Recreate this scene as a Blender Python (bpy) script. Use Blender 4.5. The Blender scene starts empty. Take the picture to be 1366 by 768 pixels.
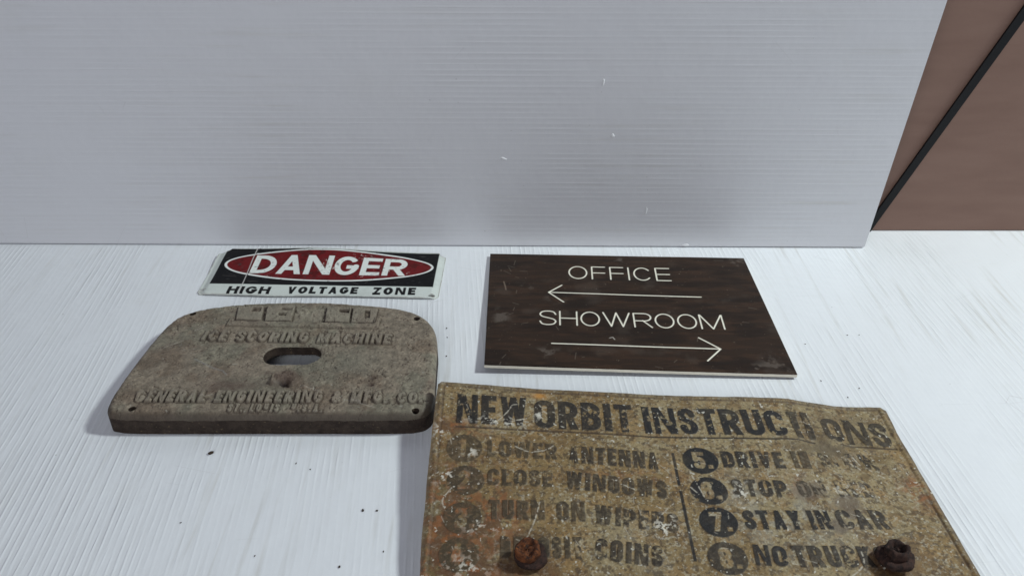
import bpy, bmesh, math, random
import numpy as np
from mathutils import Vector

# ------------------------------------------------------------------ camera, world, lamps, exposure
scene = bpy.context.scene
col = scene.collection
PITCH = math.radians(32.526)
cam_d = bpy.data.cameras.new('camera'); cam = bpy.data.objects.new('camera', cam_d); col.objects.link(cam)
cam.location = (0, 0, .48); cam.rotation_euler = (math.pi/2 - PITCH, 0, 0)
cam_d.sensor_width = 36; cam_d.lens = 30.334; cam_d.clip_start = .01; cam_d.clip_end = 60
scene.camera = cam

world = bpy.data.worlds.new('World'); scene.world = world; world.use_nodes = True
bg = world.node_tree.nodes['Background']
bg.inputs[0].default_value = (.66, .66, 1.0, 1); bg.inputs[1].default_value = .088

def lamp(name, loc, target, size, power, color):
    d = bpy.data.lights.new(name, 'AREA'); d.shape = 'SQUARE'; d.size = size; d.energy = power; d.color = color
    o = bpy.data.objects.new(name, d); col.objects.link(o); o.location = loc
    o.rotation_euler = (Vector(target) - Vector(loc)).to_track_quat('-Z', 'Y').to_euler()
    return o
lamp('work_lamp', (1.42, .735, 1.38), (.05, .5, 0), .20, 26.0, (.90, .985, 1.0))
lamp('fill_light', (-.50, -1.05, 1.0), (.05, .75, .10), .9, 12.6, (.90, .935, .98))  # added fill from low in front, lifts the panel

vs = scene.view_settings
vs.view_transform = 'Standard'; vs.look = 'None'; vs.gamma = 1; vs.use_curve_mapping = False
vs.exposure = 0.10

# ------------------------------------------------------------------ helpers
rng0 = np.random.default_rng(7)
def vnoise(X, Y, s, seed):
    r = np.random.default_rng(seed)
    x = X/s + 1000.37; y = Y/s + 1000.71
    x0 = x.min(); y0 = y.min(); x = x - math.floor(x0); y = y - math.floor(y0)
    nx = int(x.max()) + 3; ny = int(y.max()) + 3
    g = r.random((ny, nx))
    xi = x.astype(int); yi = y.astype(int); fx = x-xi; fy = y-yi
    fx = fx*fx*(3-2*fx); fy = fy*fy*(3-2*fy)
    return (g[yi, xi]*(1-fx)+g[yi, xi+1]*fx)*(1-fy)+(g[yi+1, xi]*(1-fx)+g[yi+1, xi+1]*fx)*fy
def fbm(X, Y, s, o, seed):
    a = 1.0; t = 0; out = 0
    c, q = math.cos(.6), math.sin(.6)
    for k in range(o):
        out = out + a*vnoise(X, Y, s, seed+k*13); t += a; a *= .55; s *= .5
        X, Y = X*c-Y*q, X*q+Y*c
    return out/t
def sstep(a, b, x):
    t = np.clip((x-a)/(b-a), 0, 1); return t*t*(3-2*t)
def gauss(X, Y, cx, cy, rx, ry=None):
    ry = ry or rx
    return np.exp(-(((X-cx)/rx)**2+((Y-cy)/ry)**2))
def mixc(A, c, m):
    return A*(1-m[..., None]) + np.array(c, dtype=float)*m[..., None]

# ---- stroke alphabet: every glyph is strokes of weight t in a box w wide, 1 tall
WID = dict(I=0, L=.82, E=.84, F=.80, M=1.28, W=1.50, N=1.14, T=.92, J=.7, S=.92, A=1.06, V=1.04, Y=1.0, O=1.06, C=1.0, G=1.04, Z=.9)
WID['&'] = 1.15; WID['.'] = -1; WID[' '] = .55; WID['1'] = .5
def arc(cx, cy, rx, ry, a0, a1, n=9):
    return [(cx+rx*math.cos(math.radians(a0+(a1-a0)*k/n)), cy+ry*math.sin(math.radians(a0+(a1-a0)*k/n))) for k in range(n+1)]
def spline(P, closed=False, n=5):
    out = []; N = len(P)
    for i in range(N if closed else N-1):
        g = (lambda k: P[k % N]) if closed else (lambda k: P[min(max(k, 0), N-1)])
        p0, p1, p2, p3 = g(i-1), g(i), g(i+1), g(i+2)
        for k in range(n):
            t = k/n
            out.append(tuple(.5*((2*p1[j])+(-p0[j]+p2[j])*t+(2*p0[j]-5*p1[j]+4*p2[j]-p3[j])*t*t+(-p0[j]+3*p1[j]-3*p2[j]+p3[j])*t**3) for j in (0, 1)))
    out.append(P[0] if closed else P[-1]); return out
def glyph(ch, w, t, stad):
    """list of polylines [(pts, cap_start, cap_end)] ; caps: b butt, r round, x butt+extended"""
    h = t/2; L = h; R = w-h; B = h; T = 1-h; M = .5
    ry = min((R-L)/2, .5-h) if stad else .5-h
    rx = (R-L)/2; cx = w/2; G = []
    def s(*p, c='bb', m=1.0): G.append((list(p), c[0], c[1], m))
    dg = .80 if (stad or t > .2) else 1.0
    def bowl(y0, y1, x0=L, rr=None):      # D / P / B / R bowl from the stem
        q = (y1-y0)/2; k = min(q, (R-x0)*.8) if not stad else min(q, (R-x0)*.62)
        pts = [(x0, y1), (R-k, y1)] + arc(R-k, y1-min(k, q), k, min(k, q), 90, 0, 6) + arc(R-k, y0+min(k, q), k, min(k, q), 0, -90, 6) + [(x0, y0)]
        s(*pts)
    if ch == 'I': s((h, 0), (h, 1))
    elif ch == 'L': s((L, 0), (L, 1)); s((L, B), (w, B))
    elif ch in 'EF':
        s((L, 0), (L, 1)); s((L, T), (w, T)); s((L, M), (w*.93, M))
        if ch == 'E': s((L, B), (w, B))
    elif ch == 'H': s((L, 0), (L, 1)); s((R, 0), (R, 1)); s((L, M), (R, M))
    elif ch == 'T': s((0, T), (w, T)); s((cx, 0), (cx, 1))
    elif ch == 'N': s((L*dg, 0), (L*dg, 1), m=dg); s((w-L*dg, 0), (w-L*dg, 1), m=dg); s((L+.02, 1), (R-.02, 0), c='xx', m=dg)
    elif ch == 'M': s((L, 0), (L, 1)); s((R, 0), (R, 1)); s((L+.02, 1), (cx, h*.2), c='xx', m=dg); s((R-.02, 1), (cx, h*.2), c='xx', m=dg)
    elif ch == 'A': s((h*1.05, 0), (cx, 1), c='xx', m=dg); s((w-h*1.05, 0), (cx, 1), c='xx', m=dg); s((w*.25, .3), (w*.75, .3))
    elif ch == 'V': s((h*1.05, 1), (cx, 0), c='xx', m=dg); s((w-h*1.05, 1), (cx, 0), c='xx', m=dg)
    elif ch == 'W':
        a = w*.29
        s((h, 1), (a, 0), c='xx', m=dg); s((a, 0), (cx, 1), c='xx', m=dg); s((cx, 1), (w-a, 0), c='xx', m=dg); s((w-a, 0), (w-h, 1), c='xx', m=dg)
    elif ch == 'Y': s((h, 1), (cx, .45), c='xr'); s((w-h, 1), (cx, .45), c='xr'); s((cx, 0), (cx, .5))
    elif ch == 'Z': s((0, T), (w, T)); s((0, B), (w, B)); s((R-.02, T), (L+.02, B), c='xx', m=dg)
    elif ch == 'K': s((L, 0), (L, 1)); s((R-.02, 1), (L, .40), c='xb'); s((w*.42, .6), (R, 0), c='bx')
    elif ch == 'D': s((L, 0), (L, 1)); bowl(B, T)
    elif ch == 'P': s((L, 0), (L, 1)); bowl(.43, T)
    elif ch == 'R': s((L, 0), (L, 1)); bowl(.46, T); s((w*.5, .48), (R, 0), c='bx')
    elif ch == 'B': s((L, 0), (L, 1)); bowl(.52, T); bowl(B, .52)
    elif ch == 'U': s((L, 1), (L, B+ry), *arc(cx, B+ry, rx, ry if stad else min(ry, rx*1.1), 180, 360), (R, B+ry), (R, 1))
    elif ch == 'O' or ch == '0':
        P = arc(cx, T-ry, rx, ry, 0, 180, 14) + arc(cx, B+ry, rx, ry, 180, 360, 14); P.append(P[0]); s(*P, c='rr')
    elif ch in 'CG':
        a = 0 if stad else 38
        P = ([(R, .66)] if stad else []) + arc(cx, T-ry, rx, ry, a, 180, 12) + arc(cx, B+ry, rx, ry, 180, 360-(0 if (stad or ch == 'G') else 38), 12)
        if ch == 'C' and stad: P.append((R, .34))
        if ch == 'G': P.append((R, .46))
        s(*P)
        if ch == 'G': s((cx, .44), (w, .44))
    elif ch == 'S' or ch in '':
        N = [(1, .76), (.86, .94), (.5, 1), (.14, .94), (0, .76), (.14, .6), (.5, .5), (.86, .4), (1, .24), (.86, .06), (.5, 0), (.14, .06), (0, .24)]
        s(*spline([(L+(R-L)*u, B+(T-B)*v) for u, v in N]))
    elif ch == '&':
        N = [(1, .0), (.62, .32), (.28, .68), (.24, .88), (.44, 1), (.66, .88), (.58, .66), (.16, .40), (.04, .2), (.25, .01), (.62, .06), (.97, .46)]
        s(*spline([(L+(R-L)*u, B+(T-B)*v) for u, v in N]))
    elif ch == '.': s((h, 0), (h, t*1.05))
    elif ch == '1': s((w*.55, 0), (w*.55, 1)); s((w*.1, .8), (w*.55, .8))
    elif ch == '2':
        N = [(0, .76), (.15, .94), (.5, 1), (.86, .92), (1, .74), (.85, .5), (.35, .2), (.05, 0)]
        s(*spline([(L+(R-L)*u, B+(T-B)*v) for u, v in N])); s((0, B), (w, B))
    elif ch == '3':
        N = [(0, .82), (.2, .97), (.5, 1), (.9, .9), (.92, .68), (.7, .54), (.4, .52)]
        s(*spline([(L+(R-L)*u, B+(T-B)*v) for u, v in N]))
        N = [(.4, .52), (.8, .48), (1, .26), (.85, .05), (.5, 0), (.15, .04), (0, .2)]
        s(*spline([(L+(R-L)*u, B+(T-B)*v) for u, v in N]))
    elif ch == '4': s((R-.12, 0), (R-.12, 1)); s((0, .28), (w, .28)); s((R-.14, 1), (L, .3), c='bb')
    elif ch == '5':
        s((L, T), (w, T)); s((L, 1), (L, .5))
        N = [(0, .5), (.4, .62), (.85, .55), (1, .32), (.85, .06), (.5, 0), (.15, .05), (0, .2)]
        s(*spline([(L+(R-L)*u, B+(T-B)*v) for u, v in N]))
    elif ch == '6' or ch == '9':
        N = [(.98, .8), (.8, .96), (.5, 1), (.15, .92), (0, .6), (0, .3), (.15, .06), (.5, 0), (.87, .07), (1, .3), (.85, .53), (.5, .58), (.1, .45)]
        s(*spline([(L+(R-L)*u, B+(T-B)*v) for u, v in N]))
    elif ch == '7': s((0, T), (w, T)); s((R, T), (w*.35, 0), c='bx')
    elif ch == '8':
        for a, b in ((.5, 1), (0, .5)):
            s(*arc(cx, B+(T-B)*(a+b)/2, rx, (T-B)/4, 0, 360, 18), c='rr')
    return G

def seg_sdf(x, y, a, b, r, ca, cb):
    ax, ay = a; bx, by = b; dx, dy = bx-ax, by-ay; Ln = math.hypot(dx, dy)
    if Ln < 1e-9: return r-np.hypot(x-ax, y-ay)
    ux, uy = dx/Ln, dy/Ln; s = (x-ax)*ux+(y-ay)*uy; q = np.abs(-(x-ax)*uy+(y-ay)*ux)
    ea = 3*r if ca == 'x' else 0; eb = 3*r if cb == 'x' else 0
    d = np.minimum(np.minimum(r-q, s+ea), Ln+eb-s)
    if ca == 'r': d = np.maximum(d, r-np.hypot(x-ax, y-ay))
    if cb == 'r': d = np.maximum(d, r-np.hypot(x-bx, y-by))
    return d

def text_field(X, Y, text, P0, P1, h, t=.22, gap=.1, stad=False, pen=False, out=None, slant=0.0):
    """signed distance (metres, positive inside) of a line of lettering; baseline P0->P1, cap height h"""
    if out is None: out = np.full(X.shape, -1.0)
    L = math.hypot(P1[0]-P0[0], P1[1]-P0[1]); ux, uy = (P1[0]-P0[0])/L, (P1[1]-P0[1])/L
    Ln = L/h
    fixed = 0; fl = 0
    for c in text:
        k = WID.get(c, 1.0)
        if k == 0: fixed += t
        elif k == -1: fixed += t
        else: fl += k
    fixed += gap*(len(text)-1); K = (Ln-fixed)/fl if fl else 1
    x = 0
    for c in text:
        k = WID.get(c, 1.0); w = t if k in (0, -1) else k*K
        if c != ' ':
            # local window
            cx, cy = P0[0]+ux*(x+w/2)*h-uy*.5*h, P0[1]+uy*(x+w/2)*h+ux*.5*h
            rr = (max(w, 1)*.75+.3)*h
            jj = np.where((X[0] > cx-rr) & (X[0] < cx+rr))[0]; ii = np.where((Y[:, 0] > cy-rr) & (Y[:, 0] < cy+rr))[0]
            if len(jj) and len(ii):
                sl = (slice(ii[0], ii[-1]+1), slice(jj[0], jj[-1]+1))
                px = X[sl]-P0[0]; py = Y[sl]-P0[1]
                lx = (px*ux+py*uy)/h-x; ly = (-px*uy+py*ux)/h; lx = lx-slant*ly
                d = np.full(lx.shape, -9.0)
                for pts, c0, c1, mw in glyph(c, w, t, stad):
                    if pen:
                        pts = [(min(max(a, t/2), w-t/2), min(max(b, t/2), 1-t/2)) for a, b in pts]; c0 = c1 = 'r'
                    n = len(pts)-1
                    for i in range(n):
                        d = np.maximum(d, seg_sdf(lx, ly, pts[i], pts[i+1], t*mw/2, c0 if i == 0 else 'r', c1 if i == n-1 else 'r'))
                if not pen: d = np.minimum(d, np.minimum(np.minimum(ly, 1-ly), np.minimum(lx+.0, w-lx)))
                out[sl] = np.maximum(out[sl], d*h)
        x += w+gap
    return out
def line_field(X, Y, pts, r, cap='r'):
    d = np.full(X.shape, -1.0)
    for i in range(len(pts)-1):
        d = np.maximum(d, seg_sdf(X, Y, pts[i], pts[i+1], r, cap, cap))
    return d
def poly_field(X, Y, P):
    """signed distance to polygon, positive inside"""
    n = len(P); dm = np.full(X.shape, 1e9); ins = np.zeros(X.shape, bool)
    for i in range(n):
        ax, ay = P[i]; bx, by = P[(i+1) % n]; dx, dy = bx-ax, by-ay
        t = np.clip(((X-ax)*dx+(Y-ay)*dy)/(dx*dx+dy*dy+1e-18), 0, 1)
        dm = np.minimum(dm, (X-ax-dx*t)**2+(Y-ay-dy*t)**2)
        c = ((ay > Y) != (by > Y))
        with np.errstate(divide='ignore', invalid='ignore'):
            ins ^= c & (X < (bx-ax)*(Y-ay)/(by-ay+1e-18)+ax)
    return np.where(ins, 1, -1)*np.sqrt(dm)
def cover(d, aa): return np.clip(d/aa+.5, 0, 1)

# ---- build a relief sheet from grids; faces go to objects by label
def relief(root, X, Y, Z, F, lab, tint, names, mat, bottom=None, thick=None, edge_mat=None, extra=None, skirt_tint=None):
    ny, nx = X.shape
    Vs = [X.ravel(), Y.ravel(), Z.ravel()]; C = tint.reshape(-1, 3); E_ = (extra if extra is not None else np.zeros(X.shape)).ravel()
    Fr = F.ravel(); idx = np.arange(nx*ny).reshape(ny, nx)
    q = np.stack([idx[:-1, :-1], idx[:-1, 1:], idx[1:, 1:], idx[1:, :-1]], -1).reshape(-1, 4)
    ins = Fr[q] > 0; cnt = ins.sum(1); full = q[cnt == 4]; ql = lab[:-1, :-1].ravel()
    fullL = ql[cnt == 4]
    mixed = np.where((cnt > 0) & (cnt < 4))[0]
    nv = nx*ny; newv = []; edge = {}
    polys = []; polyL = []; bedges = []
    for m in mixed:
        vs4 = q[m]; pl = []; cr = []
        for k in range(4):
            a, b = int(vs4[k]), int(vs4[(k+1) % 4]); fa, fb = Fr[a], Fr[b]
            if fa > 0: pl.append(a)
            if (fa > 0) != (fb > 0):
                key = (min(a, b), max(a, b))
                if key not in edge:
                    t = fa/(fa-fb); edge[key] = nv+len(newv); newv.append((a, b, t))
                pl.append(edge[key]); cr.append((edge[key], fa > 0))
        if len(pl) >= 3: polys.append(pl); polyL.append(int(ql[m]))
        if len(cr) == 2:
            e, g = cr; bedges.append((e[0], g[0]) if e[1] else (g[0], e[0]))
    # edges of the grid border
    if newv:
        nv_ = np.array([(a, b) for a, b, t in newv]); tt = np.array([t for a, b, t in newv])
        Vs = [np.concatenate([v, v[nv_[:, 0]]*(1-tt)+v[nv_[:, 1]]*tt]) for v in Vs]
        C = np.concatenate([C, C[nv_[:, 0]]*(1-tt[:, None])+C[nv_[:, 1]]*tt[:, None]])
        E_ = np.concatenate([E_, E_[nv_[:, 0]]*(1-tt)+E_[nv_[:, 1]]*tt])
    V = np.stack(Vs, 1)
    objs = {}
    for li, nm in enumerate(names):
        fq = full[fullL == li]; pp = [p for p, l in zip(polys, polyL) if l == li]
        if len(fq) == 0 and not pp: continue
        loops = np.concatenate([fq.ravel()]+[np.array(p) for p in pp]) if pp else fq.ravel()
        tot = np.concatenate([np.full(len(fq), 4), np.array([len(p) for p in pp], int)]) if pp else np.full(len(fq), 4)
        used, inv = np.unique(loops, return_inverse=True)
        me = bpy.data.meshes.new(nm); me.vertices.add(len(used)); me.loops.add(len(loops)); me.polygons.add(len(tot))
        me.vertices.foreach_set('co', V[used].ravel().astype(np.float32))
        me.loops.foreach_set('vertex_index', inv.astype(np.int32))
        st = np.concatenate([[0], np.cumsum(tot)[:-1]]); me.polygons.foreach_set('loop_start', st.astype(np.int32))
        me.update(calc_edges=True); me.polygons.foreach_set('use_smooth', np.ones(len(tot), bool))
        a = me.attributes.new('tint', 'FLOAT_COLOR', 'POINT')
        a.data.foreach_set('color', np.concatenate([C[used], np.ones((len(used), 1))], 1).ravel().astype(np.float32))
        a = me.attributes.new('sheen', 'FLOAT', 'POINT'); a.data.foreach_set('value', E_[used].astype(np.float32))
        me.materials.append(mat); me.validate(); me.update()
        o = bpy.data.objects.new(nm, me); col.objects.link(o); o.parent = root; objs[li] = o
    # skirt along every cut edge
    bm = bmesh.new(); vm = {}
    lay = bm.verts.layers.float_color.new('tint'); 
    def gv(i, low):
        k = (i, low)
        if k not in vm:
            x, y, z = V[i]
            zz = z
            if low: zz = (bottom(x, y, z) if callable(bottom) else bottom) if bottom is not None else z-thick
            v = bm.verts.new((x, y, zz)); v[lay] = (*(skirt_tint if skirt_tint is not None else C[i]), 1); vm[k] = v
        return vm[k]
    for a, b in bedges:
        try:
            f = bm.faces.new((gv(a, 0), gv(a, 1), gv(b, 1), gv(b, 0))); f.smooth = True
        except ValueError: pass
    bmesh.ops.recalc_face_normals(bm, faces=bm.faces)
    me = bpy.data.meshes.new('rim'); bm.to_mesh(me); bm.free(); me.materials.append(edge_mat or mat)
    o = bpy.data.objects.new('rim', me); col.objects.link(o); o.parent = root
    return objs

def grid(x0, x1, y0, y1, s):
    return np.meshgrid(np.arange(x0, x1+s, s), np.arange(y0, y1+s, s))

def thing(name, label, cat, loc=(0, 0, 0), group=None):
    o = bpy.data.objects.new(name, None); col.objects.link(o); o.empty_display_size = .02; o.location = loc
    o['label'] = label; o['category'] = cat
    if group: o['group'] = group
    return o
def mesh_obj(name, bm, mat, parent=None, smooth=False):
    me = bpy.data.meshes.new(name); bm.to_mesh(me); bm.free()
    if mat: me.materials.append(mat)
    if smooth: me.polygons.foreach_set('use_smooth', np.ones(len(me.polygons), bool))
    o = bpy.data.objects.new(name, me); col.objects.link(o); o.parent = parent
    return o

# ------------------------------------------------------------------ materials
class NT:
    def __init__(s, name):
        s.m = bpy.data.materials.new(name); s.m.use_nodes = True; s.t = s.m.node_tree; s.b = s.t.nodes['Principled BSDF']
    def n(s, typ, **kw):
        nd = s.t.nodes.new(typ)
        for k, v in kw.items(): setattr(nd, k, v)
        return nd
    def l(s, a, b): s.t.links.new(a, b)
    def val(s, sock, v):
        if hasattr(v, 'is_linked') or isinstance(v, bpy.types.NodeSocket): s.l(v, sock)
        else: sock.default_value = v
    def math(s, op, a, b=0.0, c=0.0):
        nd = s.n('ShaderNodeMath', operation=op)
        s.val(nd.inputs[0], a); s.val(nd.inputs[1], b); s.val(nd.inputs[2], c); return nd.outputs[0]
    def noise(s, vec, scale, detail=3, rough=.55, dist=0.0):
        nd = s.n('ShaderNodeTexNoise'); nd.inputs['Scale'].default_value = scale; nd.inputs['Detail'].default_value = detail
        nd.inputs['Roughness'].default_value = rough; nd.inputs['Distortion'].default_value = dist; s.l(vec, nd.inputs['Vector']); return nd.outputs['Fac']
    def mapping(s, vec, rot=0, scale=(1, 1, 1)):
        nd = s.n('ShaderNodeMapping'); nd.inputs['Rotation'].default_value = (0, 0, rot); nd.inputs['Scale'].default_value = scale
        s.l(vec, nd.inputs['Vector']); return nd.outputs[0]
    def mix(s, f, a, b, blend='MIX'):
        nd = s.n('ShaderNodeMix', data_type='RGBA', blend_type=blend)
        s.val(nd.inputs[0], f)
        for i, v in ((6, a), (7, b)):
            if isinstance(v, bpy.types.NodeSocket): s.l(v, nd.inputs[i])
            else: nd.inputs[i].default_value = (*v, 1)
        return nd.outputs[2]
    def ramp(s, f, lo, hi):
        nd = s.n('ShaderNodeMapRange'); nd.interpolation_type = 'SMOOTHSTEP'; s.l(f, nd.inputs[0]); nd.inputs[1].default_value = lo; nd.inputs[2].default_value = hi; return nd.outputs[0]
    def bump(s, h, dist, strength=1.0, normal=None):
        nd = s.n('ShaderNodeBump'); nd.inputs['Strength'].default_value = strength; nd.inputs['Distance'].default_value = dist
        s.l(h, nd.inputs['Height'])
        if normal is not None: s.l(normal, nd.inputs['Normal'])
        return nd.outputs[0]

def tint_mat(name, rough, spec=.5, grain=1500, gamt=.25, bumpd=.0002, bumps=1200, sheen_rough=None, metal=0.0):
    m = NT(name); at = m.n('ShaderNodeAttribute', attribute_name='tint'); tc = m.n('ShaderNodeTexCoord').outputs['Object']
    n1 = m.noise(tc, grain, 2, .6)
    f = m.math('MULTIPLY_ADD', n1, gamt*2, 1-gamt)
    vm = m.n('ShaderNodeVectorMath', operation='SCALE'); m.l(at.outputs['Color'], vm.inputs[0]); m.l(f, vm.inputs['Scale'])
    m.l(vm.outputs[0], m.b.inputs['Base Color'])
    sh = m.n('ShaderNodeAttribute', attribute_name='sheen').outputs['Fac']
    r = m.math('MULTIPLY_ADD', m.noise(tc, 90, 4), .25, rough-.125)
    if sheen_rough is not None:
        r = m.math('MULTIPLY_ADD', sh, sheen_rough-rough, r)
    m.l(r, m.b.inputs['Roughness']); m.b.inputs['Specular IOR Level'].default_value = spec
    m.b.inputs['Metallic'].default_value = metal
    if bumpd: m.l(m.bump(m.noise(tc, bumps, 3, .65), bumpd), m.b.inputs['Normal'])
    return m.m

def fluted_plastic(name, axis_rot, pitch, base, along, amp, dirt):
    """corrugated white plastic sheet: webs show as fine ribs across local coordinate u"""
    m = NT(name); tc = m.n('ShaderNodeTexCoord').outputs['Object']
    mp = m.mapping(tc, axis_rot)
    sp = m.n('ShaderNodeSeparateXYZ'); m.l(mp, sp.inputs[0])
    u = sp.outputs['X'] if along == 'Y' else sp.outputs['Z']
    wam = .0007
    wob = m.noise(m.mapping(tc, axis_rot, (90, 14, 60) if along == 'Y' else (9, 60, 90)), 1, 3)
    uu = m.math('MULTIPLY_ADD', wob, wam, u)
    ph = m.math('MULTIPLY', uu, 2*math.pi/pitch)
    c = m.math('COSINE', ph)
    c2 = m.math('MULTIPLY_ADD', c, .5, .5); ridge = m.math('POWER', c2, 3.0)
    # the ribs are pressed flatter in some areas
    area = m.ramp(m.noise(m.mapping(tc, axis_rot, (7, 3.5, 7)), 1, 4), .40, .60)
    per = m.noise(m.mapping(tc, axis_rot, (1/pitch*1.1, 9, 1) if along == 'Y' else (7, 1, 1/pitch*1.1)), 1, 2)
    k = m.math('MULTIPLY', m.math('MULTIPLY_ADD', area, .95 if along == 'Y' else .65, .12 if along == 'Y' else .40), m.math('MULTIPLY_ADD', m.ramp(per, .3, .7), 1.5, .15))
    hgt = m.math('MULTIPLY', ridge, k)
    nb = m.bump(hgt, amp)
    lump = m.noise(tc, 22, 3, .5)
    nb = m.bump(lump, .0016 if along == 'Y' else .0007, 1, nb)
    fine = m.noise(tc, 900, 3, .6)
    nb = m.bump(fine, .00003, 1, nb)
    m.l(nb, m.b.inputs['Normal'])
    # grime lying in streaks along the flutes
    st = m.noise(m.mapping(tc, axis_rot, (150, 6, 1) if along == 'Y' else (7, 1, 150)), 1, 3, .5)
    big = m.noise(tc, 6.5, 4, .6)
    g = m.math('MULTIPLY', m.ramp(st, .52, .78), m.ramp(big, .38, .68))
    c_ = m.mix(m.math('MULTIPLY', g, dirt), base, (.52, .50, .44))
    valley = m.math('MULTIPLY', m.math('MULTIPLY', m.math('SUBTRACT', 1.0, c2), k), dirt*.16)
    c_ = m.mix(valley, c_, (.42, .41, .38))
    bl = m.ramp(m.noise(tc, 14, 5, .65), .55, .75)
    c_ = m.mix(m.math('MULTIPLY', bl, dirt*.18), c_, (.62, .60, .50))
    # specks
    vo = m.n('ShaderNodeTexVoronoi'); vo.inputs['Scale'].default_value = 75; m.l(tc, vo.inputs['Vector'])
    cr = m.n('ShaderNodeSeparateColor'); m.l(vo.outputs['Color'], cr.inputs[0])
    spk = m.math('MULTIPLY', m.math('LESS_THAN', vo.outputs['Distance'], m.math('MULTIPLY', cr.outputs[1], .055)), m.math('GREATER_THAN', cr.outputs[0], .72))
    c_ = m.mix(m.math('MULTIPLY', spk, dirt*.8), c_, (.16, .14, .11))
    # fine hairline scratches
    vs_ = m.n('ShaderNodeTexVoronoi', feature='DISTANCE_TO_EDGE'); vs_.inputs['Scale'].default_value = 11
    m.l(m.mapping(tc, .5, (1, 2.6, 1.4)), vs_.inputs['Vector'])
    ln = m.math('MULTIPLY', m.math('LESS_THAN', vs_.outputs['Distance'], .003), m.ramp(m.noise(tc, 17, 2), .6, .66))
    c_ = m.mix(m.math('MULTIPLY', ln, dirt*.35), c_, (.35, .33, .30))
    m.l(c_, m.b.inputs['Base Color'])
    m.l(m.math('MULTIPLY_ADD', m.noise(tc, 30, 4), .16, .30), m.b.inputs['Roughness'])
    m.b.inputs['Specular IOR Level'].default_value = .5
    return m.m

FL = -.0804
M_sheet = fluted_plastic('white_fluted_sheet', FL, .0051, (.82, .84, .85), 'Y', .00024, .6)
M_wall = fluted_plastic('white_fluted_panel', 0, .0056, (.72, .72, .735), 'Z', .00010, .32)
def plain(name, c, rough=.5, spec=.5, nscale=60, namt=.2, bumpd=0):
    m = NT(name); tc = m.n('ShaderNodeTexCoord').outputs['Object']; n = m.noise(tc, nscale, 5, .6)
    m.l(m.mix(n, tuple(v*(1-namt) for v in c), tuple(min(1, v*(1+namt)) for v in c)), m.b.inputs['Base Color'])
    m.b.inputs['Roughness'].default_value = rough; m.b.inputs['Specular IOR Level'].default_value = spec
    if bumpd: m.l(m.bump(m.noise(tc, nscale*6, 4), bumpd), m.b.inputs['Normal'])
    return m.m
M_cream = plain('cream_core', (.82, .76, .62), .5)
M_crumb = plain('dark_crumb', (.05, .035, .025), .9, .2, 400, .5)
M_nick = plain('white_nick', (.80, .80, .80), .4)
M_black = plain('black_strap', (.008, .008, .009), .6, .3)
M_steel_edge = plain('rusty_edge', (.09, .065, .045), .8, .3, 300, .5)
M_alu = plain('painted_edge', (.62, .64, .60), .5)

# ------------------------------------------------------------------ the setting
def box(bm, x0, x1, y0, y1, z0, z1, bev=0):
    r = bmesh.ops.create_cube(bm, size=1)
    for v in r['verts']:
        v.co = Vector(((x0+x1)/2+v.co.x*(x1-x0), (y0+y1)/2+v.co.y*(y1-y0), (z0+z1)/2+v.co.z*(z1-z0)))
    if bev: bmesh.ops.bevel(bm, geom=list({e for v in r['verts'] for e in v.link_edges}), offset=bev, segments=2, affect='EDGES', profile=.5)
bm = bmesh.new(); box(bm, -1.1, 1.1, -.35, 1.02, -.012, 0)
o = mesh_obj('tabletop', bm, M_sheet); o['kind'] = 'structure'

# upright corrugated panel, its right edge leaning outward
def wy(x): return .8386-.0092*(x-.0)
bm = bmesh.new()
xl, th = -.80, .0045
cs = [(xl, .0012, xl), (.3930, .0012, .3930), (.4245, .44, .4245), (xl, .44, xl)]
f = [bm.verts.new((c[0], wy(c[0]), c[1])) for c in cs]; b = [bm.verts.new((c[0], wy(c[0])+th, c[1])) for c in cs]
bm.faces.new(f); bm.faces.new(b[::-1])
for k in range(4): bm.faces.new((f[k], b[k], b[(k+1) % 4], f[(k+1) % 4]))
bmesh.ops.recalc_face_normals(bm, faces=bm.faces)
bmesh.ops.bevel(bm, geom=list(bm.edges), offset=.0006, segments=2, affect='EDGES')
panel = mesh_obj('backdrop_panel', bm, M_wall)
panel['label'] = 'tall white corrugated plastic panel standing upright behind all the signs'; panel['category'] = 'panel'
# nicks and dents in its face
random.seed(4)
for (nx_, nz_, sx, sz, rot) in ((-.0087, .1064, .0035, .0012, -.25), (.104, .1325, .002, .0022, .5), (.0915, .1892, .0009, .0045, -.1), (.1462, .0454, .0007, .005, -.12), (.1931, .0030, .0045, .0014, 0)):
    bm = bmesh.new(); bmesh.ops.create_uvsphere(bm, u_segments=10, v_segments=6, radius=1)
    for v in bm.verts:
        k = 1+.35*math.sin(v.co.x*3+nz_*90)
        a, c = v.co.x*sx, v.co.z*sz*k
        v.co = Vector((a*math.cos(rot)-c*math.sin(rot), v.co.y*.0006, a*math.sin(rot)+c*math.cos(rot)))
    o = mesh_obj('nick', bm, M_nick, panel, True); o.location = (nx_, wy(nx_)-.0001, nz_)

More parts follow.
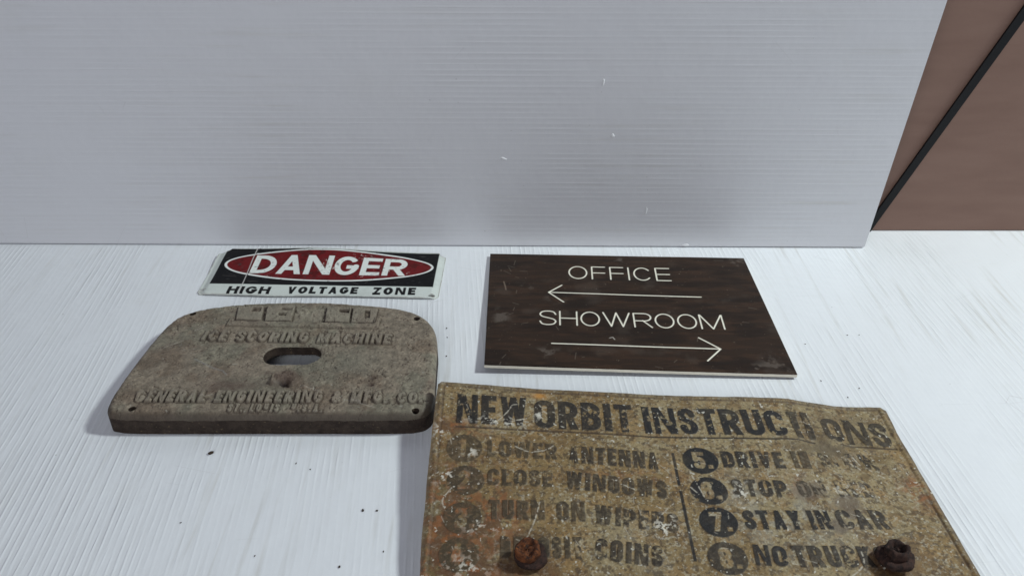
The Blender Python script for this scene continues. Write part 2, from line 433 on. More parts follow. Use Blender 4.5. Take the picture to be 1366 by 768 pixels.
# brown board behind the panel's right edge and a black strap on it
m = NT('brown_board'); tc = m.n('ShaderNodeTexCoord').outputs['Object']
n = m.noise(m.mapping(tc, 0, (3, 3, 14)), 4, 4)
m.l(m.mix(n, (.19, .105, .075), (.27, .165, .125)), m.b.inputs['Base Color']); m.b.inputs['Roughness'].default_value = .6
m.l(m.bump(m.noise(tc, 300, 3), .0001), m.b.inputs['Normal'])
bm = bmesh.new(); box(bm, .30, 1.0, .875, .893, .0005, .62, .0015)
o = mesh_obj('brown_board', bm, m.m); o['label'] = 'reddish brown board behind the right edge of the white panel'; o['category'] = 'board'
bm = bmesh.new()
d_ = Vector((.0163, 0, .0394)).normalized(); p0 = Vector((.4128, .873, .0124))-d_*.011; p1 = p0+d_*.62; nrm = Vector((-d_.z, 0, d_.x)); W0 = .0041
q = [p0-nrm*W0, p0+nrm*W0, p1+nrm*W0*1.25, p1-nrm*W0*1.25]
f = [bm.verts.new(v-Vector((0, .0015, 0))) for v in q]; b = [bm.verts.new(v+Vector((0, .0012, 0))) for v in q]
bm.faces.new(f); bm.faces.new(b[::-1])
for k in range(4): bm.faces.new((f[k], b[k], b[(k+1) % 4], f[(k+1) % 4]))
bmesh.ops.recalc_face_normals(bm, faces=bm.faces)
o = mesh_obj('strap', bm, M_black); o['label'] = 'black strap running diagonally across the brown board'; o['category'] = 'strap'

# ------------------------------------------------------------------ DANGER sign
def rotpt(cx, cy, a, u, v): return (cx+u*math.cos(a)-v*math.sin(a), cy+u*math.sin(a)+v*math.cos(a))
root = thing('danger_sign', 'small bent white sign reading DANGER in a red oval on black', 'sign', (0, 0, 0))
S = .0004; A = -.030; CX, CY = -.1965, .7845
X, Y = grid(-.328, -.068, .722, .828, S)
U = (X-CX)*math.cos(A)+(Y-CY)*math.sin(A); V_ = -(X-CX)*math.sin(A)+(Y-CY)*math.cos(A)
out = [(-.1245, -.0455), (-.121, -.0495), (-.05, -.0515), (.03, -.0495), (.1195, -.0505), (.1235, -.047), (.1235, .0315), (.1175, .0325), (.116, .0365), (.05, .0372), (-.05, .0362), (-.112, .0352), (-.114, .0312), (-.118, .029), (-.1255, .029)]
F = poly_field(U, V_, out)+.0004*(fbm(X, Y, .004, 2, 5)-.5)
nick = np.maximum(line_field(U, V_, [(-.128, -.0395), (-.1185, -.0410)], .0010), line_field(U, V_, [(-.1185, -.041), (-.1215, -.0455)], .0008))
nick = np.maximum(nick, line_field(U, V_, [(.114, -.0475), (.1185, -.0462)], .0011))
F = np.minimum(F, -nick)
Z = .0035+.0046*np.exp(-((U+.01)/.06)**2)*sstep(-.02, .036, V_)+.0028*sstep(.0, -.11, U)*sstep(-.03, .03, V_)
Z = Z+.0012*(fbm(X, Y, .05, 2, 3)-.5)-.0028*sstep(.1145, .1235, np.abs(U))-.0012*sstep(-.046, -.051, V_)
Z = Z+.0004*np.exp(-((U+.081+.03*0)/.0012)**2)
Z = np.maximum(Z, .0009)
white = np.ones(X.shape+(3,))*np.array([.64, .68, .63])
white *= (1-.10*sstep(.5, .8, fbm(X, Y, .015, 4, 9)))[..., None]
blk = np.minimum(.1162-np.abs(U), np.minimum(V_+.0322, .0352-V_))
ev = ((U-.0008)/.1120)**2+((V_-.0052)/.0295)**2; ell = (1-np.sqrt(ev))*.0295*np.clip(1+2.6*np.abs(U/.112)**6, 1, 3.8)
ering = ell-.0023
T = white.copy(); T = mixc(T, (.010, .010, .011), cover(blk, S)); T = mixc(T, (.78, .80, .76), cover(ell, S))
red = np.ones(X.shape+(3,))*np.array([.155, .013, .015]); rn = fbm(X, Y, .006, 4, 21)
red = mixc(red, (.095, .012, .012), sstep(.45, .7, rn))
T = T*(1-cover(ering, S)[..., None])+red*cover(ering, S)[..., None]
big = text_field(X, Y, 'DANGER', rotpt(CX, CY, A, -.0803, -.0116), rotpt(CX, CY, A, .0842, -.0116), .0333, t=.185, gap=.085)
T = mixc(T, (.76, .79, .74), cover(big, S))
low = text_field(X, Y, 'HIGH', (-.2915, .7378), (-.2475, .7368), .0128, t=.27, gap=.16)
low = text_field(X, Y, 'VOLTAGE', (-.2300, .7372), (-.1577, .7362), .0128, t=.27, gap=.17, out=low)
low = text_field(X, Y, 'ZONE', (-.1422, .7350), (-.0985, .7342), .0132, t=.27, gap=.20, out=low)
T = mixc(T, (.012, .012, .013), cover(low, S))
# flaked specks, scuffs and the crease
fl = sstep(.69, .73, fbm(X, Y, .0022, 3, 33))*sstep(.5, .62, fbm(X, Y, .03, 2, 35))*(ell > 0)
T = mixc(T, (.55, .42, .38), fl*.8)
fb = sstep(.74, .78, fbm(X*.5, Y*1.3, .0025, 3, 44))*(blk > 0)
T = mixc(T, (.06, .06, .06), fb*.6)
sc = np.full(X.shape, -1.0)
rs = random.Random(5)
for k in range(26):
    a0 = rs.uniform(-.11, .11); b0 = rs.uniform(-.03, .033); an = rs.uniform(-.5, .9); ln = rs.uniform(.003, .016)
    sc = np.maximum(sc, line_field(U, V_, [(a0, b0), (a0+ln*math.cos(an), b0+ln*math.sin(an))], .00022))
T = mixc(T, (.42, .36, .34), cover(sc, S)*.22)
cr = line_field(U, V_, [(-.0840, .036), (-.0835, .012), (-.0822, -.012), (-.0812, -.0335), (-.0805, -.051)], .00055)
T = mixc(T, (.60, .58, .55), cover(cr, S)*.85)
cr2 = line_field(U, V_, [(-.0828, .036), (-.0823, .012), (-.0810, -.012), (-.0800, -.0335)], .0003)
T = mixc(T, (.03, .025, .02), cover(cr2, S)*.8)
T = mixc(T, (.10, .07, .05), sstep(.0022, .0, np.hypot(U-.117, V_+.0468)-.0012)*.9)
T = mixc(T, (.33, .30, .25), sstep(.0011, .0002, F)*sstep(.35, .6, fbm(X, Y, .006, 3, 8))*.8)
lab = np.zeros(X.shape, int); lab[blk > 0] = 1; lab[ell > 0] = 2; lab[ering > 0] = 3; lab[big > 0] = 4; lab[low > 0] = 5
M_dan = tint_mat('enamel_paint', .36, .06, 900, .08, .00004, 700)
ob = relief(root, X, Y, Z, F, lab, T, ['panel', 'black_field', 'oval_border', 'red_oval', 'lettering', 'lettering'], M_dan, thick=.0009, edge_mat=M_alu)

# ------------------------------------------------------------------ cast iron plate
root = thing('cast_iron_plate', 'rusty grey cast iron plate with raised lettering and an oblong slot', 'plate', (0, 0, 0))
S = .00045
X, Y = grid(-.345, -.060, .524, .708, S)
P = [(-.322, .5325), (-.300, .5305), (-.20, .5303), (-.100, .5305), (-.078, .5318), (-.0685, .5372), (-.0648, .548), (-.0655, .575), (-.0662, .604), (-.0675, .630), (-.0704, .6494), (-.0765, .6635), (-.0874, .6764), (-.106, .6860), (-.132, .6918), (-.168, .6965), (-.2056, .6983), (-.242, .6965), (-.2764, .6918), (-.298, .6850), (-.3138, .6739), (-.322, .657), (-.3265, .633), (-.3300, .600), (-.3325, .565), (-.3320, .545), (-.328, .5355)]
PP = spline(P, True, 4)[:-1]
D = poly_field(X, Y, PP)+.0007*(fbm(X, Y, .02, 3, 51)-.5)
slot = line_field(X, Y, [(-.2065, .6110), (-.1820, .6115)], .0130)
holes = [(-.3020, .6755), (-.0893, .6680), (-.0783, .5372), (-.3090, .5392)]
hd = np.full(X.shape, -1.0)
for k, (hx, hy) in enumerate(holes): hd = np.maximum(hd, .0031-np.hypot(X-hx, (Y-hy)*1.05))
F = np.minimum(D, np.minimum(-slot, -hd))
TOP = .0205
rE = .0065; e = np.clip(D, 0, rE)
Z = TOP-rE+np.sqrt(np.maximum(rE*rE-(rE-e)**2, 0))
sl = np.clip(-slot, 0, .003); Z = Z-(.0018-np.sqrt(np.maximum(0, 1-((.003-sl)/.003)**2))*.0018)
hl = np.clip(-hd, 0, .0012); Z = Z-.0006*(1-hl/.0012)
def raised(d, w): return sstep(-w, w, d)
# letters
nz = fbm(X, Y, .006, 3, 61)
wear = sstep(.30, .52, fbm(X, Y, .016, 3, 62))
def blk_(P_, *cuts):
    d = poly_field(X, Y, P_)
    for c in cuts: d = np.minimum(d, -poly_field(X, Y, c))
    return d
gem = blk_([(-.2613, .6855), (-.2369, .6855), (-.2339, .6622), (-.2577, .6622)], [(-.2466, .6832), (-.2385, .6826), (-.2383, .6758), (-.2468, .6768)])
gem = np.maximum(gem, blk_([(-.2334, .6862), (-.2069, .6860), (-.2057, .6608), (-.2306, .6618)], [(-.2189, .6822), (-.2085, .6820), (-.2085, .6786), (-.2189, .6788)], [(-.2202, .6742), (-.2122, .6742), (-.2125, .6688), (-.2200, .6696)]))
gem = np.maximum(gem, blk_([(-.1759, .6845), (-.1531, .6830), (-.1517, .6595), (-.1744, .6604)], [(-.1636, .6800), (-.1540, .6792), (-.1540, .6737), (-.1640, .6754)]))
gem = np.maximum(gem, blk_([(-.1510, .6828), (-.1276, .6816), (-.1274, .6582), (-.1494, .6592)], [(-.1395, .6790), (-.1345, .6788), (-.1332, .6650), (-.1382, .6653)]))
w1m = blk_([(-.2045, .6829), (-.1795, .6816), (-.1795, .6602), (-.2035, .6606)], [(-.196, .6835), (-.188, .6835), (-.192, .676)], [(-.1965, .660), (-.187, .660), (-.187, .668), (-.1965, .668)])
bar = poly_field(X, Y, [(-.2645, .6552), (-.1240, .6504), (-.1228, .6690), (-.1275, .6692), (-.128, .657), (-.258, .662), (-.259, .668), (-.2635, .668)])
ice = text_field(X, Y, 'ICE SCORING MACHINE', (-.2810, .6315), (-.1095, .6262), .0148, t=.20, gap=.15)
gen = text_field(X, Y, 'GENERAL ENGINEERING & MFG. CO.', (-.3110, .5462), (-.0735, .5452), .0140, t=.21, gap=.14)
stl = text_field(X, Y, 'ST. LOUIS  U.S.A.', (-.2310, .5350), (-.1540, .5347), .0092, t=.18, gap=.22)
Z = Z+.0024*raised(gem, .00035)*(.75+.25*wear)+.0020*raised(w1m, .00035)*sstep(.5, .62, fbm(X, Y, .012, 3, 63)+.1*gauss(X, Y, -.205, .663, .006))
Z = Z+.0018*raised(bar, .00035)
Z = Z+.0023*raised(ice, .00035)*(.45+.55*wear)+.0026*raised(gen, .00035)*(.5+.5*wear)+.0012*raised(stl, .00035)*(.35+.65*wear)
# broken lug, dimples, scar
lug = poly_field(X, Y, [(-.2035, .5700), (-.2050, .5805), (-.1960, .5850), (-.1830, .5830), (-.1800, .5740), (-.1850, .5690), (-.1960, .5670)])
Z = Z+.0038*raised(lug, .0012)*(.55+.9*fbm(X, Y, .005, 3, 70))
Z = Z-.0075*gauss(X, Y, -.1925, .5705, .0052, .0034)
for dx, dy in ((-.1187, .5785), (-.1187, .5694)): Z = Z-.0024*gauss(X, Y, dx, dy, .0026, .0021)+.0005*gauss(X, Y, dx, dy, .0045)
flat = sstep(0, .006, D)
rough_a = .35+.65*sstep(.40, .62, fbm(X, Y, .05, 2, 71))
Z = Z+.0019*(fbm(X, Y, .0034, 4, 72)-.5)*rough_a*(.4+.6*flat)+.0009*(fbm(X, Y, .03, 3, 73)-.5)*flat
pits = sstep(.60, .72, .5*fbm(X, Y*1.2, .0040, 4, 74)+.5*fbm(X, Y, .0013, 2, 75)); Z = Z-.0008*pits*rough_a*flat
scar = line_field(X, Y, [(-.2785, .605), (-.258, .5915), (-.249, .588), (-.2445, .5825)], .0008)
Z = Z+.0004*raised(scar, .0008)
n1 = fbm(X, Y, .035, 4, 80); n2 = fbm(X, Y, .006, 4, 81); n3 = fbm(X, Y, .0018, 2, 82)
T = np.ones(X.shape+(3,))*np.array([.228, .188, .138])
T = mixc(T, (.215, .192, .140), sstep(.48, .66, n1)); T = mixc(T, (.145, .100, .066), sstep(.50, .70, fbm(X, Y, .022, 4, 83))*.5)
T = T*(.62+.76*n2)[..., None]*(.70+.60*n3)[..., None]
T = mixc(T, (.085, .060, .045), pits*.8)
T = mixc(T, (.38, .36, .30), sstep(.84, .88, fbm(X, Y, .0028, 2, 84))*.5)
T = mixc(T, (.14, .15, .115), gauss(X, Y, -.145, .600, .03, .02)*.4)
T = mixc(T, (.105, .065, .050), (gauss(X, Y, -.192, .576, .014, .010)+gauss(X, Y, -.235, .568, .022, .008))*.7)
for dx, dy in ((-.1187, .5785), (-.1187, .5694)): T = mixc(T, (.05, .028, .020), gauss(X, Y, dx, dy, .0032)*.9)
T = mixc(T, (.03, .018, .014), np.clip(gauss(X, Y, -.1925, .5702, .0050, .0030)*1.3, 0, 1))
blockm = poly_field(X, Y, [(-.2625, .6865), (-.1265, .6835), (-.1265, .658), (-.259, .661)])
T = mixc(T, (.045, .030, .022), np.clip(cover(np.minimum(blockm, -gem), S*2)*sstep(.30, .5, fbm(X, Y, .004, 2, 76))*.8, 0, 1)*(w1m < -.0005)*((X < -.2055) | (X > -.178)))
lettr = np.maximum(np.maximum(gem, ice), np.maximum(gen, stl))
T = mixc(T, (.275, .240, .185), raised(np.maximum(lettr, w1m), .0004)*.45)
T = mixc(T, (.060, .043, .030), np.maximum(np.exp(-((lettr+.0007)/.0006)**2)*.80, np.exp(-((bar+.0007)/.0006)**2)*.6*(Y < .6665)))  # shade painted into the creases round the letters and bar
T = mixc(T, (.060, .043, .030), sstep(.0062, .0012, D)*.8*(Y < .56))  # front edge painted darker, shade put into the colour
T = mixc(T, (.30, .30, .29), sstep(.0020, .0004, -slot)*(Y < .609)*np.exp(-((X+.187)/.016)**2)*.6)  # near slot lip painted pale, mimics the lit sheet inside
rs = random.Random(8)
for (a, b) in (((-.3115, .6215), (-.297, .6325)), ((-.137, .5505), (-.1125, .5405)), ((-.292, .6475), (-.283, .6555)), ((-.178, .569), (-.160, .5605)), ((-.259, .5520), (-.249, .557))):
    T = mixc(T, (.40, .36, .30), cover(line_field(X, Y, [a, b], .0004), S*2)*.6)
T = mixc(T, (.30, .30, .29), cover(scar, S*2)*.35)
lab = np.zeros(X.shape, int); lab[bar > -.0002] = 1; lab[gem > -.0002] = 2; lab[w1m > -.0002] = 2; lab[ice > -.0002] = 3; lab[gen > -.0002] = 4; lab[stl > -.0002] = 5; lab[lug > 0] = 6
M_cast = tint_mat('weathered_cast_iron', .60, .35, 1100, .30, .0005, 650)
m = NT('shaded_rusty_iron_side'); tc = m.n('ShaderNodeTexCoord').outputs['Object']
c_ = m.mix(m.ramp(m.noise(tc, 130, 5, .6), .35, .65), (.028, .018, .013), (.052, .036, .026))  # side albedo darkened to stand in for shade, rust flecks go over it
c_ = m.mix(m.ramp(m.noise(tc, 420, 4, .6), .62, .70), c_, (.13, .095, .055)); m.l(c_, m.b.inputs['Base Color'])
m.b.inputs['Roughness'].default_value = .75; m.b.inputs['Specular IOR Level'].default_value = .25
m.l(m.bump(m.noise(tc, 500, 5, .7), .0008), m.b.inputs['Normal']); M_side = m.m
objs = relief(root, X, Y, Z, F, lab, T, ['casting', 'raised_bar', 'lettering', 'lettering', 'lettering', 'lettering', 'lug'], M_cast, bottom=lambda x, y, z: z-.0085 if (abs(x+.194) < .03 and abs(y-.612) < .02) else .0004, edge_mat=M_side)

# ------------------------------------------------------------------ brown OFFICE / SHOWROOM sign
root = thing('directory_sign', 'dark brown sign with cream words OFFICE and SHOWROOM and two arrows', 'sign', (0, 0, 0))
S = .00045
X, Y = grid(-.030, .259, .594, .824, S)
Pq = [(-.0248, .6118), (.2525, .6020), (.2514, .8069), (-.0238, .8166)]
F = poly_field(X, Y, Pq)
uu = np.clip((X+.024)/.276, 0, 1); vv = np.clip((Y-.607)/.205, 0, 1)
Z = .0040+.0048*(1-vv)*(1-uu)**1.2+.0014*(1-vv)*uu+.0004*(fbm(X, Y, .08, 2, 90)-.5)
bev = np.clip(F, 0, .0006); Z = Z-.0004*(1-bev/.0006)
t_ = .00145
o1 = text_field(X, Y, 'OFFICE', (.0590, .7633), (.1660, .7590), .0262, t=.056, gap=.16, pen=True)
o2 = text_field(X, Y, 'SHOWROOM', (.0262, .6775), (.2035, .6710), .0250, t=.057, gap=.11, pen=True)
a1 = np.maximum(line_field(X, Y, [(.0375, .7362), (.1905, .7283)], t_/2), line_field(X, Y, [(.0512, .7500), (.0372, .7362), (.0515, .7180)], t_/2))
a2 = np.maximum(line_field(X, Y, [(.0370, .6468), (.1915, .6398)], t_/2), line_field(X, Y, [(.1752, .6575), (.1922, .6397), (.1768, .6215)], t_/2))
eng = np.maximum(np.maximum(o1, o2), np.maximum(a1, a2))
Z = Z-.00035*cover(eng, S*1.4)
gr = fbm(X*.16, Y, .0030, 4, 91); g2 = fbm(X*.5, Y*2, .02, 3, 92)
T = np.ones(X.shape+(3,))*np.array([.033, .0205, .0140]); T = mixc(T, (.052, .029, .018), sstep(.42, .68, gr)*.75); T = mixc(T, (.015, .011, .009), sstep(.5, .72, g2)*.6)
sm = sstep(.55, .72, fbm(X, Y, .012, 4, 93))
spots = gauss(X, Y, .030, .632, .016, .006)+gauss(X, Y, .240, .618, .012, .012)+gauss(X, Y, -.010, .690, .007, .014)+gauss(X, Y, .163, .699, .011, .005)+gauss(X, Y, .115, .800, .012, .006)+gauss(X, Y, .045, .725, .009, .007)+gauss(X, Y, .012, .748, .010, .006)+gauss(X, Y, .243, .800, .008, .010)+gauss(X, Y, .215, .610, .02, .006)
T = mixc(T, (.135, .110, .090), np.clip(spots*sm*1.0, 0, .62))
T = mixc(T, (.10, .078, .062), sstep(.62, .8, fbm(X, Y, .03, 4, 94))*.25)
dots = sstep(.88, .91, fbm(X, Y, .0019, 2, 95)); T = mixc(T, (.20, .16, .12), dots*.6)
rs = random.Random(3)
scr = np.full(X.shape, -1.0)
for k in range(26):
    a0 = rs.uniform(-.02, .25); b0 = rs.uniform(.61, .805); an = rs.uniform(-2, 2); ln = rs.uniform(.002, .010)
    if k < 12: a0 = rs.uniform(-.018, .012)
    scr = np.maximum(scr, line_field(X, Y, [(a0, b0), (a0+ln*math.cos(an), b0+ln*math.sin(an))], .00025))
T = mixc(T, (.30, .25, .20), cover(scr, S*1.5)*.4)
sq = line_field(X, Y, [(-.0085, .757), (-.0070, .748), (-.0062, .741)], .0007); T = mixc(T, (.25, .19, .14), cover(sq, S)*.6)
sq = line_field(X, Y, [(.0915, .6560), (.0945, .6572), (.0960, .6535)], .0005); T = mixc(T, (.50, .46, .40), cover(sq, S)*.8)
T = mixc(T, (.88, .84, .70), cover(eng, S*1.2))
lab = np.zeros(X.shape, int); lab[o1 > 0] = 1; lab[o2 > 0] = 2; lab[a1 > 0] = 3; lab[a2 > 0] = 4
M_off = tint_mat('brown_laminate', .42, .11, 500, .12, .00003, 600)
relief(root, X, Y, Z, F, lab, T, ['plate', 'lettering', 'lettering', 'arrow', 'arrow'], M_off, thick=.0029, edge_mat=M_cream)

# ------------------------------------------------------------------ NEW ORBIT INSTRUCTIONS sign
root = thing('instructions_sign', 'large rusty tan steel sign headed NEW ORBIT INSTRUCTIONS with numbered lines', 'sign', (0, 0, 0))
S = .00046
X, Y = grid(-.070, .322, .356, .568, S)
P = [(-.0600, .3635), (-.0575, .3615), (.10, .3610), (.308, .3612), (.3130, .3650), (.3138, .45), (.3140, .530), (.3152, .5575), (.3115, .5612), (.28, .5612), (.2317, .5625), (.1176, .5617), (.0608, .5618), (-.0580, .5612), (-.0612, .5585), (-.0622, .5100), (-.0624, .4583), (-.0619, .40)]
F = poly_field(X, Y, P)+.0010*(fbm(X, Y, .012, 3, 100)-.5)
zt = np.interp(X[0], [-.064, -.03, .0, .03, .06, .09, .12, .155, .19, .212, .232, .245, .257, .27, .285, .315], [.0300, .0264, .0235, .0211, .0190, .0170, .0152, .0138, .0126, .0120, .0105, .0080, .0052, .0026, .0016, .0014])
ker = np.ones(21)/21; zt = np.convolve(np.pad(zt, 10, 'edge'), ker, 'valid')
zb = np.interp(X[0], [-.064, 0, .25, .315], [.012, .012, .010, .008])
s_ = np.clip((Y-.362)/.199, 0, 1); Z = zt[None, :]*s_+zb[None, :]*(1-s_)
Z = Z+.0018*(fbm(X, Y, .07, 3, 101)-.5)+.0005*(fbm(X, Y, .012, 3, 102)-.5)
Z = Z-.0022*gauss(X*.8+Y*.6, 0*Y, .2435*.8+.515*.6, 0, .010)*gauss(X, Y, .25, .51, .05, .035)
dd = (X-.245)*.83+(Y-.515)*.55; Z = Z+.0013*np.sin(dd/.0052)*gauss(X, Y, .255, .520, .035, .034)+.0010*np.sin((X*.5-Y*.9)/.004)*gauss(X, Y, .280, .50, .02, .02)
# grooves of the border and below the heading
bx = np.minimum(np.minimum(X+.0560, .3085-X), np.minimum(Y-.3672, .5578-Y)); border = np.exp(-(bx/.0009)**2)
hl_ = line_field(X, Y, [(-.0442, .5133), (.06, .5133), (.1105, .5118), (.2405, .5128)], .0006); hr_ = line_field(X, Y, [(.262, .5120), (.306, .5100)], .0006)
head = np.maximum(hl_, hr_)
br = .35+.65*sstep(.35, .6, fbm(X, Y, .03, 2, 103))
Z = Z-.0008*border*br-.0010*sstep(-.0007, .0005, head)
Z = Z+.0009*np.exp(-((bx+.0022)/.0022)**2)
SX = -.0005
words = []   # (text, P0, P1, h, t, gap, fade 0 black..1 brown, wear 0..1, line id)
def wd(*a): words.append(a)
wd('NEW', (-.0440, .5164), (.0125, .5170), .0325, .190, .08, .12, .30, 1)
wd('ORBIT', (.0178, .5158), (.0975, .5152), .0325, .190, .08, .22, .22, 1)
wd('INSTRUC', (.1060, .5150), (.2215, .5155), .0310, .190, .08, .08, .12, 1)
wd('TI', (.2265, .5155), (.2435, .5160), .0305, .190, .085, .35, 1.15, 1)
wd('ONS', (.2510, .5150), (.3050, .5115), .0295, .190, .085, .35, .40, 1)
wd('LOWER', (-.0190, .4828), (.0346, .4828), .0168, .222, .10, .80, .18, 2)
wd('ANTENNA', (.0425, .4802), (.1115, .4763), .0178, .222, .10, .50, .20, 2)
wd('CLOSE', (-.0183, .4554), (.0303, .4552), .0160, .222, .10, .72, .22, 3)
wd('WINDOWS', (.0390, .4541), (.1133, .4470), .0176, .222, .10, .55, .22, 3)
wd('TURN', (-.0166, .4248), (.0235, .4252), .0175, .222, .10, .78, .32, 4)
wd('ON', (.0314, .4247), (.0519, .4242), .0175, .222, .10, .65, .25, 4)
wd('WIPERS', (.0575, .4225), (.1166, .4155), .0176, .222, .10, .55, .35, 4)
wd('DEPOSIT', (-.0080, .3922), (.0485, .3926), .0183, .222, .10, .70, .50, 5)
wd('COINS', (.0557, .3922), (.1010, .3862), .0182, .222, .10, .40, .42, 5)
wd('DRIVE', (.1610, .4793), (.2090, .4793), .0175, .222, .10, .22, .28, 6)
wd('IN', (.2160, .4800), (.2290, .4800), .0182, .222, .10, .55, .40, 6)
wd('SLOW', (.2378, .4810), (.2860, .4840), .0185, .222, .10, .45, 1.05, 6)
wd('STOP', (.1625, .4508), (.2035, .4500), .0170, .222, .10, .28, .40, 7)
wd('ON RED', (.2120, .4505), (.2705, .4545), .0165, .222, .10, .55, 1.08, 7)
wd('STAY', (.1645, .4196), (.2055, .4198), .0178, .222, .10, .08, .20, 8)
wd('IN', (.2115, .4200), (.2270, .4204), .0180, .222, .10, .12, .15, 8)
wd('CAR', (.2325, .4206), (.2695, .4236), .0185, .222, .10, .30, .38, 8)
wd('NO', (.1640, .3890), (.1865, .3874), .0175, .222, .10, .10, .15, 9)
wd('TRUCKS', (.1915, .3874), (.2570, .3884), .0182, .222, .10, .32, .38, 9)
ink = np.zeros(X.shape); fade = np.zeros(X.shape); lab = np.zeros(X.shape, int); emb = np.zeros(X.shape)
wn = fbm(X, Y, .007, 5, 110); wf = fbm(X, Y, .0016, 3, 111); wbig = fbm(X, Y, .022, 3, 112)
wn2 = fbm(X, Y, .0035, 4, 114)
WN = .50*wn2+.15*wf+.35*wbig      # about .5 +- .12
def wearmask(w):
    w = w*.60
    return 1-sstep(.685-w*.25-.05, .685-w*.25+.05, WN)
for (tx, p0, p1, h, t, g, fd, wr, li) in words:
    d = text_field(X, Y, tx, p0, p1, h, t, g, stad=True)
    d = d+.0004*(wf-.5)
    c = cover(d, S*1.1); k = c*wearmask(wr)
    ink = np.maximum(ink, k); fade = np.where(c > 0, fd, fade); emb = np.maximum(emb, c); lab[d > 0] = li
# number discs
discs = [('1', -.0365, .4906, .85, .15), ('2', -.0340, .4597, .75, .40), ('3', -.0349, .4257, .82, .30), ('4', -.0360, .3950, .88, .20), ('5', .1445, .4866, .05, .05), ('6', .1452, .4558, .08, .16), ('7', .1463, .4261, .03, .08), ('8', .1461, .3945, .30, .42)]
RD = .0138
for k, (ch, cx, cy, fd, wr) in enumerate(discs):
    d = RD-np.hypot(X-cx, Y-cy)+.0006*(wn-.5)
    num = text_field(X, Y, ch, (cx-.0058, cy-.0085), (cx+.0032, cy-.0085), .0175, .21, .1, stad=True) if ch != '1' else text_field(X, Y, ch, (cx-.0045, cy-.0085), (cx+.0025, cy-.0085), .0175, .21, .1, stad=True)
    num = np.maximum(num, np.minimum(.0018-np.abs(X-cx-.0068), .0018-np.abs(Y-cy+.0065)))
    c = cover(np.minimum(d, -num), S*1.5); kk = c*wearmask(wr)
    ink = np.maximum(ink, kk); fade = np.where(d > 0, fd, fade); emb = np.maximum(emb, cover(d, S*1.5)*.5); lab[d > 0] = 10+k
dv = line_field(X, Y, [(.1243, .4945), (.1237, .3915)], .00115, 'b')
ink = np.maximum(ink, cover(dv, S)*wearmask(.16)); fade = np.where(dv > 0, .15, fade); lab[dv > 0] = 18
lab[(head > 0)] = 19
Z = Z+.00055*emb+.00028*(fbm(X, Y, .0022, 3, 113)-.5)
# paint and rust
n1 = fbm(X, Y, .045, 4, 120); n2 = fbm(X, Y, .010, 4, 121); n3 = fbm(X, Y, .0020, 3, 122); n4 = fbm(X, Y, .0045, 4, 123)
T = np.ones(X.shape+(3,))*np.array([.225, .158, .070])
T = mixc(T, (.275, .218, .118), sstep(.42, .66, n1+.06*sstep(.05, .25, X)+.10*gauss(X, Y, .20, .44, .10, .06)))
T = mixc(T, (.150, .090, .036), sstep(.48, .68, n2)*.6)
T = mixc(T, (.29, .185, .075), sstep(.50, .70, fbm(X, Y, .010, 4, 130))*.5)
T = T*(.45+.55*fbm(X, Y, .0022, 3, 131)+.55*fbm(X, Y, .0011, 2, 132))[..., None]
T = T*(1-.30*sstep(.45, .75, gauss(X, Y, -.05, .41, .05, .10)+.5*(n1-.5)))[..., None]*np.array([1.0, .97, .93])
lightarea = np.clip(.35+.5*sstep(.42, .60, fbm(X, Y, .03, 3, 124))+.5*gauss(X, Y, .045, .447, .022, .006)+.45*gauss(X, Y, .118, .395, .016, .022)+.35*gauss(X, Y, .19, .44, .07, .05), 0, 1)
T = mixc(T, (.44, .40, .29), sstep(.60, .72, n3)*lightarea*.55)
T = mixc(T, (.43, .40, .31), sstep(.68, .73, fbm(X, Y, .0022, 3, 140))*.5)
T = mixc(T, (.070, .045, .025), sstep(.56, .68, fbm(X, Y, .0024, 3, 125))*.7)
rustm = np.clip(gauss(X, Y, -.040, .425, .030, .050)*.9+gauss(X, Y, -.05, .375, .035, .022)+gauss(X, Y, -.045, .512, .022, .010)*.8+gauss(X, Y, -.005, .430, .014, .022)*.7+gauss(X, Y, .303, .462, .012, .018)*.9+gauss(X, Y, .0, .372, .05, .009)*.6+gauss(X, Y, .085, .470, .05, .006)*.35+gauss(X, Y, .215, .46, .013, .012)*.5, 0, 1)
T = mixc(T, (.130, .062, .030), rustm*sstep(.34, .54, n2)*.9)
T = mixc(T, (.30, .105, .030), rustm*sstep(.48, .60, n4)*.65)
T = mixc(T, (.135, .105, .065), np.clip(gauss(X, Y, .248, .505, .030, .016)*.8+gauss(X, Y, .275, .54, .03, .012)*.5, 0, 1)*sstep(.3, .5, n2))
T = mixc(T, (.50, .23, .05), gauss(X, Y, .0225, .5535, .006, .0035)*.9)
for cx, cy, rx, ry in ((.220, .4575, .013, .009), (.246, .449, .012, .010), (.243, .436, .006, .006), (.232, .424, .007, .009)):
    T = mixc(T, (.120, .085, .055), sstep(.25, .7, gauss(X, Y, cx, cy, rx, ry)+.5*(n2-.5))*.8)
T = mixc(T, (.33, .315, .25), np.clip(gauss(X, Y, .19, .435, .045, .035)+.6*gauss(X, Y, .09, .40, .02, .02), 0, 1)*sstep(.44, .60, fbm(X, Y, .012, 4, 150))*.5)
# rust bleeding out from under the bolts
for bx_, by_ in ((.0108, .3925), (.259, .393)):
    T = mixc(T, (.095, .042, .020), np.clip(gauss(X, Y, bx_, by_, .017, .015)*1.3*(.4+1.1*n2), 0, 1)*.8)
# lettering paint: black where sound, browned where faded
fcol = np.array([.011, .012, .014])[None, None]*np.ones(X.shape+(1,)); fcol = mixc(fcol, (.085, .060, .032), np.clip(fade*(.55+.9*n2), 0, 1))
fcol = fcol*(.8+.4*n3)[..., None]
ia = np.clip(ink*(.80+.35*wbig), 0, 1)*(1-.30*fade*sstep(.45, .6, n3))
T = T*(1-ia[..., None])+fcol*ia[..., None]
